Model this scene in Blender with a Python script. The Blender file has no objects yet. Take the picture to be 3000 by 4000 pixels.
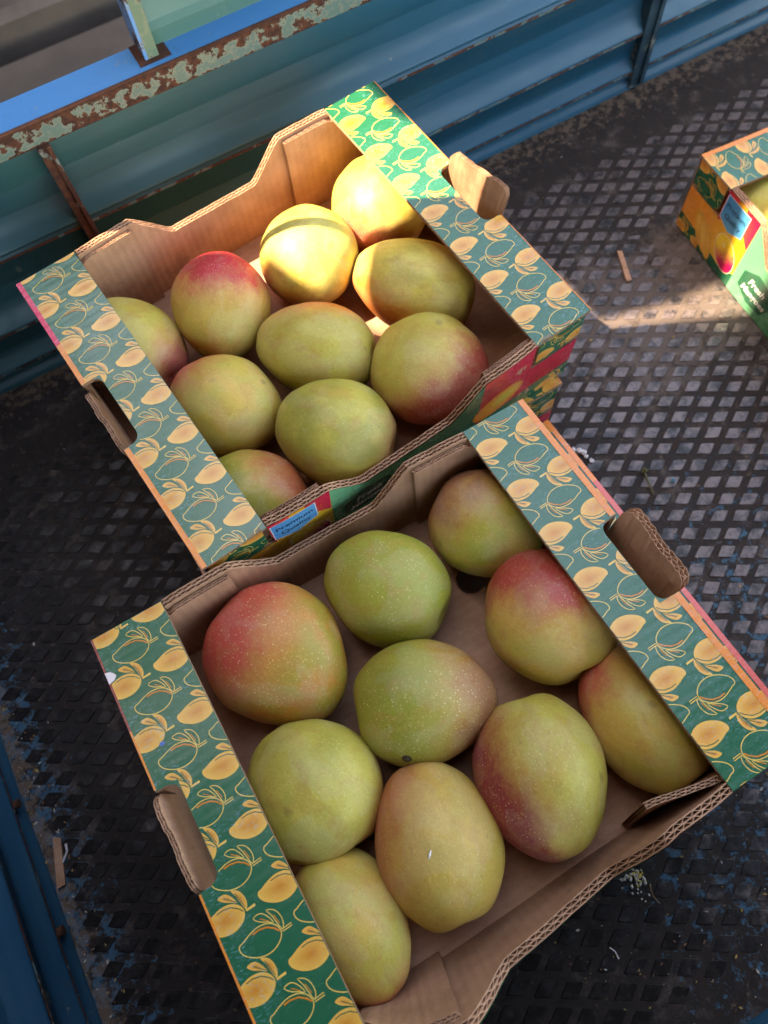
import bpy, bmesh, math, random
from mathutils import Vector, Matrix, noise
random.seed(7)
sc = bpy.context.scene
R = math.radians
# ------------------------------------------------------------------ camera
cd = bpy.data.cameras.new('camera'); cam = bpy.data.objects.new('camera', cd); sc.collection.objects.link(cam); sc.camera = cam
cam.matrix_world = Matrix(((0.866874, 0.478096, -0.141256, 0), (-0.495371, 0.794258, -0.351797, 0), (-0.055999, 0.374938, 0.925357, 0.7919), (0, 0, 0, 1)))
cd.sensor_fit = 'VERTICAL'; cd.sensor_height = 9.77; cd.sensor_width = 7.33; cd.lens = 9.77 * 2947.78 / 4000.0
cd.clip_start = 0.02; cd.clip_end = 60
cd.dof.use_dof = True; cd.dof.focus_distance = 0.60; cd.dof.aperture_fstop = 1.9
# ------------------------------------------------------------------ light
SUN_EL, SUN_DX, SUN_DY = R(58), 0.9205, -0.391      # horizontal travel direction of the sunlight
world = bpy.data.worlds.new('World'); sc.world = world; world.use_nodes = True
wn = world.node_tree.nodes; wl = world.node_tree.links
sky = wn.new('ShaderNodeTexSky'); sky.sky_type = 'NISHITA'; sky.sun_disc = False
sky.sun_elevation = SUN_EL; sky.sun_rotation = math.atan2(-SUN_DX, -SUN_DY); sky.air_density = 1.0; sky.dust_density = 1.2; sky.ozone_density = 1.3
wl.new(sky.outputs[0], wn['Background'].inputs[0]); wn['Background'].inputs[1].default_value = 0.12
sd = bpy.data.lights.new('sun', 'SUN'); sd.energy = 2.0; sd.angle = R(0.4); sd.color = (1.0, 0.96, 0.90)
sun = bpy.data.objects.new('sun', sd); sc.collection.objects.link(sun); sun.location = (-1.5, 1, 3)
sun.rotation_euler = Vector((SUN_DX * math.cos(SUN_EL), SUN_DY * math.cos(SUN_EL), -math.sin(SUN_EL))).to_track_quat('-Z', 'Y').to_euler()
vs = sc.view_settings; vs.view_transform = 'Standard'; vs.look = 'None'; vs.gamma = 1.0; vs.use_curve_mapping = False; vs.exposure = 3.55
vs.use_white_balance = True; vs.white_balance_temperature = 9300; vs.white_balance_tint = 15
sc.render.engine = 'CYCLES'
# ------------------------------------------------------------------ helpers
COL = sc.collection
def link(o, parent=None):
    COL.objects.link(o)
    if parent is not None: o.parent = parent
    return o
def tag(o, label=None, cat=None, group=None, kind=None):
    if label: o['label'] = label
    if cat: o['category'] = cat
    if group: o['group'] = group
    if kind: o['kind'] = kind
    return o
def empty(name, loc=(0, 0, 0)):
    o = bpy.data.objects.new(name, None); o.empty_display_size = .02; o.location = loc; return link(o)
class MB:
    def __init__(s): s.v = []; s.f = []; s.c = []
    def vert(s, p, c=None): s.v.append(tuple(p)); s.c.append(c); return len(s.v) - 1
    def face(s, pts, c=None): s.f.append([s.vert(p, c) for p in pts])
    def grid(s, rows, c=None):
        idx = [[s.vert(p, c) for p in r] for r in rows]
        for i in range(len(idx) - 1):
            for j in range(len(idx[i]) - 1): s.f.append([idx[i][j], idx[i + 1][j], idx[i + 1][j + 1], idx[i][j + 1]])
    def box(s, a, b):
        x0, y0, z0 = a; x1, y1, z1 = b
        k = [s.vert(p) for p in ((x0,y0,z0),(x1,y0,z0),(x1,y1,z0),(x0,y1,z0),(x0,y0,z1),(x1,y0,z1),(x1,y1,z1),(x0,y1,z1))]
        for q in ((3,2,1,0),(4,5,6,7),(0,1,5,4),(1,2,6,5),(2,3,7,6),(3,0,4,7)): s.f.append([k[i] for i in q])
    def tube(s, pts, rads, n=8, cap=True):
        pts = [Vector(p) for p in pts]; rings = []
        for i, p in enumerate(pts):
            t = (pts[min(i + 1, len(pts) - 1)] - pts[max(i - 1, 0)]).normalized()
            a = t.orthogonal().normalized(); b = t.cross(a)
            if rings:
                a = (pa - t * pa.dot(t)).normalized(); b = t.cross(a)
            pa = a; r = rads[i] if isinstance(rads, (list, tuple)) else rads
            rings.append([s.vert(p + (a * math.cos(2*math.pi*j/n) + b * math.sin(2*math.pi*j/n)) * r) for j in range(n)])
        for i in range(len(rings) - 1):
            for j in range(n): s.f.append([rings[i][j], rings[i][(j+1) % n], rings[i+1][(j+1) % n], rings[i+1][j]])
        if cap: s.f.append(rings[0][::-1]); s.f.append(rings[-1])
    def build(s, name, mat, parent=None, smooth=False, warp=None):
        me = bpy.data.meshes.new(name); v = [warp(*p) for p in s.v] if warp else s.v
        me.from_pydata([tuple(p) for p in v], [], s.f); me.materials.append(mat)
        if any(c is not None for c in s.c):
            at = me.color_attributes.new('ink', 'FLOAT_COLOR', 'POINT')
            at.data.foreach_set('color', [x for c in s.c for x in ((c or (0, 0, 0))[0], (c or (0, 0, 0))[1], (c or (0, 0, 0))[2], 1.0)])
        if smooth: me.polygons.foreach_set('use_smooth', [True] * len(me.polygons))
        me.update()
        return link(bpy.data.objects.new(name, me), parent)
def lin(r, g, b):
    f = lambda c: (c / 255 / 12.92) if c <= 10 else ((c / 255 + .055) / 1.055) ** 2.4
    return (f(r), f(g), f(b))
# ------------------------------------------------------------------ node helpers
class NT:
    def __init__(s, name):
        s.m = bpy.data.materials.new(name); s.m.use_nodes = True; s.t = s.m.node_tree; s.b = s.t.nodes['Principled BSDF']
    def n(s, t, **kw):
        x = s.t.nodes.new('ShaderNode' + t)
        for k, v in kw.items(): setattr(x, k, v)
        return x
    def L(s, a, b): s.t.links.new(a, b)
    def put(s, sock, v):
        if hasattr(v, 'is_linked') or hasattr(v, 'links'): s.L(v, sock)
        elif isinstance(v, (tuple, list)) and len(v) == 3 and len(sock.default_value) == 4: sock.default_value = (*v, 1)
        else: sock.default_value = v
    def obj(s): return s.n('TexCoord').outputs['Object']
    def pos(s): return s.n('NewGeometry').outputs['Position']
    def noise(s, vec, scale, detail=4, rough=.55, dist=0):
        x = s.n('TexNoise'); s.L(vec, x.inputs['Vector']); x.inputs['Scale'].default_value = scale; x.inputs['Detail'].default_value = detail
        x.inputs['Roughness'].default_value = rough; x.inputs['Distortion'].default_value = dist; return x.outputs['Fac']
    def map(s, vec, sc=(1, 1, 1), rot=(0, 0, 0), loc=(0, 0, 0)):
        x = s.n('Mapping'); s.L(vec, x.inputs[0]); x.inputs['Scale'].default_value = sc; x.inputs['Rotation'].default_value = rot; x.inputs['Location'].default_value = loc; return x.outputs[0]
    def step(s, v, a, b, lo=0.0, hi=1.0):
        x = s.n('MapRange', interpolation_type='SMOOTHSTEP'); s.put(x.inputs[0], v); s.put(x.inputs[1], a); s.put(x.inputs[2], b); x.inputs[3].default_value = lo; x.inputs[4].default_value = hi; return x.outputs[0]
    def math(s, op, a, b=0.0, c=None):
        x = s.n('Math', operation=op); s.put(x.inputs[0], a); s.put(x.inputs[1], b)
        if c is not None: s.put(x.inputs[2], c)
        return x.outputs[0]
    def mix(s, f, a, b, mode='MIX'):
        x = s.n('Mix', data_type='RGBA', blend_type=mode); s.put(x.inputs[0], f); s.put(x.inputs[6], a); s.put(x.inputs[7], b); return x.outputs[2]
    def xyz(s, v):
        x = s.n('SeparateXYZ'); s.L(v, x.inputs[0]); return x.outputs
    def bump(s, h, strength=.3, dist=.001):
        x = s.n('Bump'); x.inputs['Strength'].default_value = strength; x.inputs['Distance'].default_value = dist; s.L(h, x.inputs['Height']); s.L(x.outputs[0], s.b.inputs['Normal'])
    def done(s, col, rough=.6, spec=.5, metal=0.0, coat=0.0):
        s.b.inputs['Coat Weight'].default_value = coat or s.b.inputs['Coat Weight'].default_value; s.b.inputs['Coat Roughness'].default_value = .2
        s.put(s.b.inputs['Base Color'], col); s.put(s.b.inputs['Roughness'], rough); s.put(s.b.inputs['Specular IOR Level'], spec); s.put(s.b.inputs['Metallic'], metal); return s.m

def mat_kraft():
    t = NT('kraft_cardboard'); o = t.obj()
    n1 = t.noise(o, 30, 5, .6); n2 = t.noise(t.map(o, (60, 900, 900)), 1, 3); n3 = t.noise(o, 900, 2)
    c = t.mix(t.step(n1, .3, .75), lin(184, 138, 108), lin(160, 116, 88))
    c = t.mix(t.math('MULTIPLY', t.step(n3, .45, .7), .25), c, lin(118, 82, 58))
    c = t.mix(t.math('MULTIPLY', t.step(t.noise(o, 9, 3), .55, .75), .3), c, lin(128, 92, 66))
    nn = t.xyz(t.n('TexCoord').outputs['Normal']); xx = t.xyz(o); k = 2 * math.pi / .0078
    rid = t.math('ADD', t.math('MULTIPLY', t.math('SINE', t.math('MULTIPLY', xx[0], k)), t.math('ABSOLUTE', nn[1])), t.math('MULTIPLY', t.math('SINE', t.math('MULTIPLY', xx[1], k)), t.math('MAXIMUM', t.math('ABSOLUTE', nn[0]), t.math('ABSOLUTE', nn[2]))))
    c = t.mix(t.math('MULTIPLY', t.step(rid, -.2, 1), .10), c, lin(120, 84, 60))
    st = t.math('MULTIPLY', t.step(t.noise(o, 17, 6, .7), .60, .68), .35); c = t.mix(st, c, lin(120, 86, 62))
    t.bump(t.math('ADD', t.math('MULTIPLY', rid, .5), t.math('ADD', t.math('MULTIPLY', n3, .3), n2)), .22, .0006)
    return t.done(c, t.step(n1, .2, .8, .55, .8), .35)
def mat_rim():
    t = NT('cut_cardboard_edge'); o = t.obj(); n = t.noise(o, 500, 3)
    return t.done(t.mix(t.step(n, .35, .65), lin(186, 150, 122), lin(120, 86, 64)), .9, .2)
def mat_print():
    t = NT('glossy_print'); o = t.obj(); at = t.n('Attribute', attribute_name='ink').outputs['Color']
    x = t.xyz(o)
    scuff = t.noise(t.map(o, (260, 900, 400), (0, 0, R(18))), 1, 5, .7)
    zone = t.noise(o, 22, 3)
    edge = t.step(t.math('ABSOLUTE', x[0]), .165, .20)
    amt = t.math('MULTIPLY', t.step(scuff, .55, .66), t.step(t.math('ADD', zone, t.math('MULTIPLY', edge, .20)), .50, .70))
    c = t.mix(t.math('MULTIPLY', amt, .5), at, lin(130, 178, 200))
    gr = t.noise(o, 1200, 2)
    c = t.mix(t.math('MULTIPLY', t.step(gr, .5, .8), .12), c, (.02, .03, .03))
    dirt = t.step(t.noise(o, 45, 6, .7), .62, .8); c = t.mix(t.math('MULTIPLY', dirt, .22), c, lin(80, 70, 55))
    wash = t.math('SINE', t.math('MULTIPLY', x[1], 2 * math.pi / .0075))
    soft = t.noise(t.map(o, (12, 60, 40)), 1, 2)
    t.bump(t.math('ADD', t.math('MULTIPLY', wash, t.math('MULTIPLY', soft, .35)), t.math('ADD', t.math('MULTIPLY', t.noise(o, 350, 2), .12), t.math('MULTIPLY', soft, 2.2))), .5, .00045)
    return t.done(c, t.step(t.noise(o, 60, 4), .3, .8, .22, .34), .45, coat=.5)
def mat_mango():
    t = NT('mango_skin'); o = t.obj()
    A = lambda nm: t.n('Attribute', attribute_type='OBJECT', attribute_name=nm).outputs
    ca, cb, cg = A('skin')['Color'], A('blush')['Color'], A('green')['Color']; dr = A('blush_dir')['Vector']; lo = A('blush_at')['Fac']; sd = A('seed')['Fac']; dots = A('dots')['Fac']
    sv = t.n('VectorMath', operation='ADD'); t.L(o, sv.inputs[0]); cx = t.n('CombineXYZ'); t.L(sd, cx.inputs[0]); t.L(cx.outputs[0], sv.inputs[1]); p = sv.outputs[0]
    dp = t.n('VectorMath', operation='DOT_PRODUCT'); t.L(o, dp.inputs[0]); t.L(dr, dp.inputs[1])
    n1 = t.noise(p, 1.6, 4, .55, .3); n2 = t.noise(p, 6, 5, .6); n3 = t.noise(p, 40, 3)
    q = t.math('ADD', dp.outputs['Value'], t.math('ADD', t.math('MULTIPLY', t.math('SUBTRACT', n1, .5), .9), t.math('MULTIPLY', t.math('SUBTRACT', n2, .5), .35)))
    base = t.mix(t.step(n1, .35, .68), ca, cg)
    base = t.mix(t.math('MULTIPLY', t.step(n2, .5, .75), .3), base, lin(176, 142, 58))
    f = t.step(q, lo, t.math('ADD', lo, .62))
    c = t.mix(t.math('MULTIPLY', t.step(q, t.math('SUBTRACT', lo, .35), t.math('ADD', lo, .35)), .55), base, lin(192, 126, 70))
    c = t.mix(f, c, cb)
    # lenticels
    v = t.n('TexVoronoi'); t.L(p, v.inputs['Vector']); v.inputs['Scale'].default_value = 23; v.inputs['Randomness'].default_value = 1
    vr = t.xyz(v.outputs['Color'])[0]
    rad = t.math('MULTIPLY_ADD', vr, .13, .10)
    dot = t.math('MULTIPLY', t.step(t.math('SUBTRACT', rad, v.outputs['Distance']), -.04, .05), t.step(t.noise(p, 2.6, 2), .30, .62, .25, 1.0))
    c = t.mix(t.math('MULTIPLY', dot, dots), c, lin(226, 208, 150))
    v2 = t.n('TexVoronoi'); t.L(p, v2.inputs['Vector']); v2.inputs['Scale'].default_value = 3.2
    spot = t.math('MULTIPLY', t.step(t.math('SUBTRACT', .055, v2.outputs['Distance']), -.02, .03), t.step(t.xyz(v2.outputs['Color'])[1], .6, .7))
    c = t.mix(t.math('MULTIPLY', spot, .7), c, lin(70, 50, 28))
    sm = t.math('MULTIPLY', t.step(t.noise(t.map(p, (1, 2.5, 2.5)), 3.5, 6, .75), .60, .74), .30); c = t.mix(sm, c, lin(120, 84, 44))
    c = t.mix(t.math('MULTIPLY', t.step(n3, .5, .7), .12), c, lin(90, 86, 40))
    n4 = t.noise(p, 2.1, 5, .62, .8); n5 = t.noise(p, 1.3, 4, .5, .6)
    c = t.mix(t.math('MULTIPLY', t.step(n4, .50, .60), .24), c, lin(172, 112, 56))
    mot = t.noise(p, 22, 4, .7); c = t.mix(t.math('MULTIPLY', t.step(mot, .50, .68), .20), c, lin(204, 182, 112)); c = t.mix(t.math('MULTIPLY', t.step(mot, .46, .30), .22), c, lin(112, 96, 42))
    v3 = t.n('TexVoronoi'); t.L(p, v3.inputs['Vector']); v3.inputs['Scale'].default_value = 1.7; sc3 = t.math('MULTIPLY', t.step(t.math('ADD', v3.outputs['Distance'], t.math('MULTIPLY', t.math('SUBTRACT', n2, .5), .30)), .15, .07), t.step(t.xyz(v3.outputs['Color'])[2], .55, .6)); c = t.mix(t.math('MULTIPLY', sc3, .42), c, lin(104, 78, 42))
    bloom = t.step(n5, .50, .53); c = t.mix(t.math('MULTIPLY', bloom, .07), c, lin(200, 186, 170))
    bump_l = t.step(t.noise(p, 11, 3, .6), .60, .72); c = t.mix(t.math('MULTIPLY', bump_l, .16), c, lin(120, 92, 44))
    t.bump(t.math('ADD', t.math('MULTIPLY', dot, .4), t.math('ADD', n3, t.math('ADD', t.math('MULTIPLY', n1, 5.0), t.math('MULTIPLY', n2, 1.8)))), .14, .0016)
    t.b.inputs['Coat Weight'].default_value = .08; t.b.inputs['Coat Roughness'].default_value = .22
    return t.done(c, t.math('MULTIPLY_ADD', bloom, .10, t.step(n2, .3, .8, .42, .56)), .42)
def mat_paint(name, rust=.5, col=(46, 110, 150), col2=(70, 130, 135), scale=1.0, right=None, edges=False):
    t = NT(name); o = t.pos()
    n0 = t.noise(o, 2.2, 3); n1 = t.noise(o, 26 * scale, 7, .68); n2 = t.noise(o, 160, 3); n3 = t.noise(t.map(o, (6, 6, 60)), 1, 4)
    c = t.mix(t.step(n0, .35, .7), lin(*col), lin(*col2))
    if right: c = t.mix(t.step(t.math('ADD', t.xyz(o)[0], t.math('MULTIPLY', n0, .25)), .22, .62), c, lin(*right))  # bluer to the right, reflected light put into the paint colour
    c = t.mix(t.math('MULTIPLY', t.step(n3, .45, .75), .18), c, lin(80, 118, 122))
    rb = t.mix(t.step(n2, .35, .65), lin(92, 52, 34), lin(58, 34, 26))
    th = .78 - .36 * rust
    n1 = t.math('ADD', n1, t.math('MULTIPLY', t.math('SUBTRACT', t.noise(o, 6, 3), .5), .35)); n1 = t.math('ADD', n1, t.math('MULTIPLY', t.math('MAXIMUM', t.step(t.xyz(o)[2], .2965, .3015), t.step(t.xyz(o)[2], .2835, .2795)), .10)) if edges else n1; chip = t.step(n1, th - .02, th + .02)
    halo = t.step(n1, th - .08, th)
    c = t.mix(t.math('MULTIPLY', halo, .55), c, lin(150, 150, 128))
    c = t.mix(chip, c, rb)
    dust = t.step(t.noise(o, 60, 6, .7), .55, .8); c = t.mix(t.math('MULTIPLY', dust, .25), c, lin(96, 84, 66))
    t.bump(t.math('ADD', t.math('MULTIPLY', chip, -1.0), t.math('MULTIPLY', n2, .25)), .35, .0007)
    return t.done(c, t.math('MULTIPLY_ADD', chip, .4, t.step(n1, .3, .7, .36, .50)), .4)
def mat_floor(stud):
    t = NT('worn_stud_steel' if stud else 'dirty_painted_plate'); o = t.pos()
    n1 = t.noise(o, 9, 6, .65); n2 = t.noise(o, 70, 6, .7); n3 = t.noise(o, 600, 3); x = t.xyz(o)
    dk = t.mix(t.step(n2, .3, .7), lin(32, 27, 24), lin(50, 41, 37))
    if stud:
        rnd = t.n('ObjectInfo').outputs['Random']
        wear_glare = t.noise(o, 34, 4, .7)
        wear_glare = t.math('ADD', t.math('SUBTRACT', wear_glare, .16), t.math('MULTIPLY', t.step(x[0], .05, .45), .25)); c = t.mix(t.step(wear_glare, .46, .66), lin(27, 23, 22), lin(104, 91, 87))  # studs lighten rightwards, sky glare put into the colour
        grim = t.step(t.noise(o, 120, 6, .75), .48, .62); c = t.mix(t.math('MULTIPLY', grim, .6), c, lin(46, 40, 38))
        c = t.mix(t.math('MULTIPLY', t.step(n1, .60, .74), .5), c, lin(96, 72, 62))
        c = t.mix(t.math('MULTIPLY', t.step(n3, .55, .75), .3), c, lin(30, 26, 26))
        t.bump(t.math('ADD', n2, t.math('MULTIPLY', n3, .4)), .3, .0006)
        return t.done(c, t.step(n2, .3, .7, .32, .52), t.step(wear_glare, .25, .6, .15, .6), t.step(wear_glare, .45, .7, .0, .3))
    # blue paint that survives in the grooves, mostly by the walls
    wz = t.math('MAXIMUM', t.step(x[0], -.27, -.325, 0, 1.4), t.math('MULTIPLY', t.step(x[0], .05, .2), t.step(x[1], .30, -.02)))
    pt = t.step(t.math('ADD', t.noise(o, 75, 8, .75), t.math('MULTIPLY', wz, .11)), .62, .70)
    c = t.mix(t.math('MULTIPLY', pt, .7), dk, lin(52, 100, 122))
    streak_zone = t.math('MULTIPLY', t.math('MULTIPLY', t.step(x[0], .36, .50), t.step(x[0], .85, .66)), t.math('MULTIPLY', t.step(x[1], .22, .32), t.step(x[1], .50, .40)))  # dust tone raised here, brightening the sun streak through the colour
    dust_streak = t.step(t.math('ADD', t.noise(o, 28, 7, .75), t.math('MULTIPLY', streak_zone, .22)), .5, .75); c = t.mix(t.math('MULTIPLY', dust_streak, .5), c, lin(116, 102, 94))
    sand = t.math('MULTIPLY', t.step(t.math('ADD', t.noise(o, 90, 5, .7), t.math('MAXIMUM', t.step(x[0], -.31, -.345, 0, .2), t.step(x[1], .62, .685, 0, .16))), .58, .72), .8); c = t.mix(t.math('MULTIPLY', sand, .6), c, lin(128, 104, 84))
    t.bump(t.math('ADD', n2, t.math('MULTIPLY', n3, .6)), .5, .0010)
    return t.done(c, t.step(n2, .3, .7, .6, .9), .22)
def mat_concrete(name, a, b, sc_=3):
    t = NT(name); o = t.pos(); n = t.noise(o, sc_, 6, .65); n2 = t.noise(t.map(o, (9, 1.5, 1.5)), 1, 4)
    c = t.mix(t.step(n, .3, .7), lin(*a), lin(*b)); c = t.mix(t.math('MULTIPLY', t.step(n2, .5, .7), .4), c, lin(80, 74, 68)); t.bump(t.noise(o, 60, 4), .4, .004)
    return t.done(c, .9, .3)
def mat_plain(name, col, rough=.7, var=.25, sc_=200):
    t = NT(name); o = t.pos(); n = t.noise(o, sc_, 4); d = tuple(x * (1 - var) for x in lin(*col))
    t.bump(n, .2, .0005); return t.done(t.mix(t.step(n, .3, .7), lin(*col), d), rough, .4)
M_KRAFT, M_RIM, M_PRINT, M_MANGO = mat_kraft(), mat_rim(), mat_print(), mat_mango()
M_SHEET = mat_paint('blue_painted_sheet', .16, (32, 76, 84), (40, 84, 84), right=(10, 82, 106)); M_RAILF = mat_paint('chipped_teal_rail', .70, (70, 106, 108), (92, 116, 106), 2.6, edges=True)
M_RUST = mat_paint('rusty_post', 1.05, (60, 110, 130), (70, 100, 110)); M_DARKRUST = mat_plain('brown_rust', (84, 48, 32), .9, .4, 120)
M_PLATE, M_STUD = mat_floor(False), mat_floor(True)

# ------------------------------------------------------------------ the truck bed: floor
XL, XR, YN, YB = -.345, 1.75, -.2775, .687
mb = MB(); nx, ny = 60, 34
mb.grid([[(XL - .02 + (XR - XL + .04) * i / nx, YN - .02 + (YB - YN + .05) * j / ny, .0008 * noise.noise((i * .45, j * .45, 3))) for j in range(ny + 1)] for i in range(nx + 1)])
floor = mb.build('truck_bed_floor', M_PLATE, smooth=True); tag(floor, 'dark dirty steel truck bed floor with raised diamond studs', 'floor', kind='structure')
# boxes placed: (origin, u axis, v axis)
BOXF = {'A': (Vector((.0409, .0716, .1286)), Vector((.9999, .0159, -.0054)), Vector((-.0161, .9990, -.0424))),
        'B': (Vector((.1212, .4350, .1374)), Vector((.9951, .0983, .0115)), Vector((-.0988, .9930, .0641))),
        'C': (Vector((.795, .2465, .001)), Vector((-.0903, -.9959, 0)), Vector((.9959, -.0903, 0))),
        'AL': (Vector((.0955, .090, .001)), Vector((math.cos(.015), math.sin(.015), 0)), Vector((-math.sin(.015), math.cos(.015), 0))),
        'BL': (Vector((.1203, .4402, .001)), Vector((math.cos(.03), math.sin(.03), 0)), Vector((-math.sin(.03), math.cos(.03), 0)))}
UH, VH, H, FW, T = .200, .165, .1066, .060, .0036
def hidden(p):
    c = Vector((0, 0, .7919)); d = p - c
    for k, (o, u, v) in BOXF.items():
        n = u.cross(v); lo_, hi_ = 0.0, .999
        for ax, a, b in ((u, -UH, UH), (v, -VH, VH), (n, 0, H)):
            s, e = (c - o).dot(ax), d.dot(ax)
            if abs(e) < 1e-9: continue
            t0, t1 = sorted(((a - s) / e, (b - s) / e)); lo_, hi_ = max(lo_, t0), min(hi_, t1)
        if lo_ < hi_: return True
    return False
def in_frame(p):
    q = cam.matrix_world.inverted() @ p; x, y = 2947.78 * q.x / -q.z, 2947.78 * q.y / -q.z
    return abs(x) < 1490 and abs(y) < 1990
HX, HY, K = .0199, .0121, .64
def stud_mesh(h):
    mb = MB(); c = [(HX * K, 0), (0, HY * K), (-HX * K, 0), (0, -HY * K)]
    def ring(sc_, z, cut):
        r = []
        for i in range(4):
            a, b, d = Vector(c[i - 1]), Vector(c[i]), Vector(c[(i + 1) % 4])
            for f_ in ((a - b) * cut + b, b + (a - b) * cut * .3 + (d - b) * cut * .3, (d - b) * cut + b): r.append(mb.vert((f_.x * sc_, f_.y * sc_, z)))
        return r
    r0, r1, r2 = ring(1.05, -.001, .10), ring(1.0, h * .8, .10), ring(.96, h, .11)
    for a, b in ((r0, r1), (r1, r2)):
        for i in range(12): mb.f.append([a[i], a[(i + 1) % 12], b[(i + 1) % 12], b[i]])
    mb.f.append(r2)
    return mb
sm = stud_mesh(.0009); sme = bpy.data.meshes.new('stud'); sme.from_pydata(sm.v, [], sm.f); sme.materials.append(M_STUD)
cells = []
for i in range(-70, 90):
    for j in range(-70, 90):
        x, y = .4948 + HX * (i + j), .2873 + HY * (j - i)
        if XL + .012 < x < XR - .03 and YN + .035 < y < .600:
            wear = noise.noise((x * 7, y * 7, 1.5))
            edge = min(1, max(0, (y - YN - .035) / .03)) if x > .1 else 1
            hgt = max(.05, min(1.1, .85 + wear * 1.3 + random.uniform(-.2, .2))) * (.25 + .75 * edge)
            if .34 < x < .6 and y > .44: hgt *= .45
            p = Vector((x, y, 0)); cells.append(((p - Vector((0, 0, .79))).length if in_frame(p) and not hidden(p) else 99, x, y, hgt))
cells.sort()
rest = MB()
for k, (d, x, y, hgt) in enumerate(cells):
    j = [random.uniform(-.0007, .0007) for _ in range(2)]
    if k < 300 and d < 50:
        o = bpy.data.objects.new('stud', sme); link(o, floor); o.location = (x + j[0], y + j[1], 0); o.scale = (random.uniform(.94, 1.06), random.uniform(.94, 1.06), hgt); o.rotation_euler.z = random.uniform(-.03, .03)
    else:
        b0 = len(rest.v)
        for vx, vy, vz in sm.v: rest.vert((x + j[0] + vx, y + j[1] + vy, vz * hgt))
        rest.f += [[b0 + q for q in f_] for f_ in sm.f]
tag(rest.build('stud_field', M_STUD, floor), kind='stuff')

# ------------------------------------------------------------------ the truck bed: walls
def wall(name, label, length_pts, place, posts, M_SHEET=M_SHEET):
    with_rail = True
    # profile: (distance out of the wall plane towards the bed, height)
    e = empty(name, place(length_pts[0], 0, 0)); tag(e, label, 'wall'); off = Vector(e.location)
    P = lambda s, d, z: Vector(place(s, d, z)) - off
    prof = [(-.006, .279), (-.006, .2455), (-.008, .2440), (-.0150, .2425), (-.0165, .2380), (-.0155, .222), (-.0120, .208), (-.0060, .197), (.0010, .1905), (.0022, .1885), (.0022, .1860), (-.0060, .1845), (-.0060, .1805), (-.0008, .1790), (-.0008, .1760), (-.0060, .1745), (-.0065, .1440), (-.0085, .1425), (-.0150, .1410), (-.0160, .132), (-.0130, .112), (-.0060, .097), (.0015, .0895), (.0022, .0870), (.0020, .0840), (-.0070, .0825), (-.0070, .0560), (-.0100, .0540), (-.0080, .044), (.0015, .0335), (.0022, .0310), (.0018, .0285), (-.0030, .0270), (-.0030, .0125), (.0010, .0105), (.0010, -.004)]
    a, b = length_pts; n = int((b - a) / .02)
    mb = MB(); mb.grid([[P(a + (b - a) * i / n, d + .0012 * noise.noise((i * .22, z * 20, 5)), z) for d, z in prof] for i in range(n + 1)])
    mb.build('corrugated_sheet', M_SHEET, e, smooth=True)
    mb = MB(); mb.grid([[P(s, d, z) for d, z in ((-.014, .279), (-.014, -.004))] for s in (a, b)]); mb.build('sheet_backing', M_SHEET, e)
    for za, zb, da in ((.1758, .1792, -.0004), (.0838, .0872, .0026), (.0283, .0312, .0026)):
        mb = MB(); m = int((b - a) / .02); mb.grid([[P(a + (b - a) * i / m, da, z) for z in (za, zb)] for i in range(m + 1)]); mb.build('seam_strip', M_SEAM, e)
    if with_rail:
        mb = MB(); m = int((b - a) / .01)
        mb.grid([[P(a + (b - a) * i / m, d, z) for d, z in ((-.003, .2805), (-.0005, .279), (.0004, .2805 + .0006 * noise.noise((i * .5, 0, 2))), (.0004, .3010))] for i in range(m + 1)]); mb.build('rail_front', M_RAILF, e)
        mb = MB(); mb.grid([[P(a + (b - a) * i / m, d, z) for d, z in ((.0005, .3012), (.0005, .3022), (-.0010, .3034), (-.0028, .3036))] for i in range(m + 1)]); mb.build('rusty_rail_edge', M_DARKRUST, e)
        mb = MB(); mb.grid([[P(a + (b - a) * i / m, d, z) for d, z in ((-.0025, .3034), (-.041, .3034), (-.0415, .302), (-.0415, .279), (-.003, .279))] for i in range(m + 1)]); mb.build('rail_top', M_BLUETOP, e)
    for s, w in posts:
        mb = MB()
        for (s0, s1, d0, d1) in ((s - w / 2, s + w / 2, -.011, .004), (s + w * .18, s + w / 2, .004, .007)):
            q = [P(ss, dd, zz) for zz in (.006, .2795) for ss, dd in ((s0, d0), (s1, d0), (s1, d1), (s0, d1))]
            k = [mb.vert(x) for x in q]
            for f_ in ((3, 2, 1, 0), (4, 5, 6, 7), (0, 1, 5, 4), (1, 2, 6, 5), (2, 3, 7, 6), (3, 0, 4, 7)): mb.f.append([k[i] for i in f_])
        mb.build('upright_post', M_RUST if s < .5 else M_SHADOWPOST, e)
    return e
M_BLUEW = mat_paint('dark_blue_sheet', .14, (14, 66, 88), (20, 74, 96))
M_SEAM = mat_paint('rusty_seam', .92, (60, 100, 112), (70, 108, 112), 2.5)
M_SHADOWPOST = mat_paint('shadowed_post', .5, (22, 50, 62), (30, 56, 66))  # right post darkened, its shadow put into the paint colour
M_BLUETOP = mat_paint('sky_lit_blue_top', .18, (40, 122, 178), (50, 132, 186), 2.0)  # blue paint brightened, sky reflection put into its colour
W1 = wall('truck_bed_wall', 'blue corrugated steel bed wall with chipped rusty teal top rail behind the boxes', (-.9, 1.9), lambda s, d, z: (s, YB - d, z), [(-.0135, .0125), (.752, .022)])
W2 = wall('truck_bed_wall', 'blue corrugated steel bed wall at the lower left corner of the picture', (-.276, .686), lambda s, d, z: (XL + d - .002, s, z), [], M_BLUEW)
W3 = wall('truck_bed_wall', 'sliver of blue steel bed wall at the bottom right corner', (-.6, 1.9), lambda s, d, z: (s, YN + d - .002, z), [], M_BLUEW)
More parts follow.
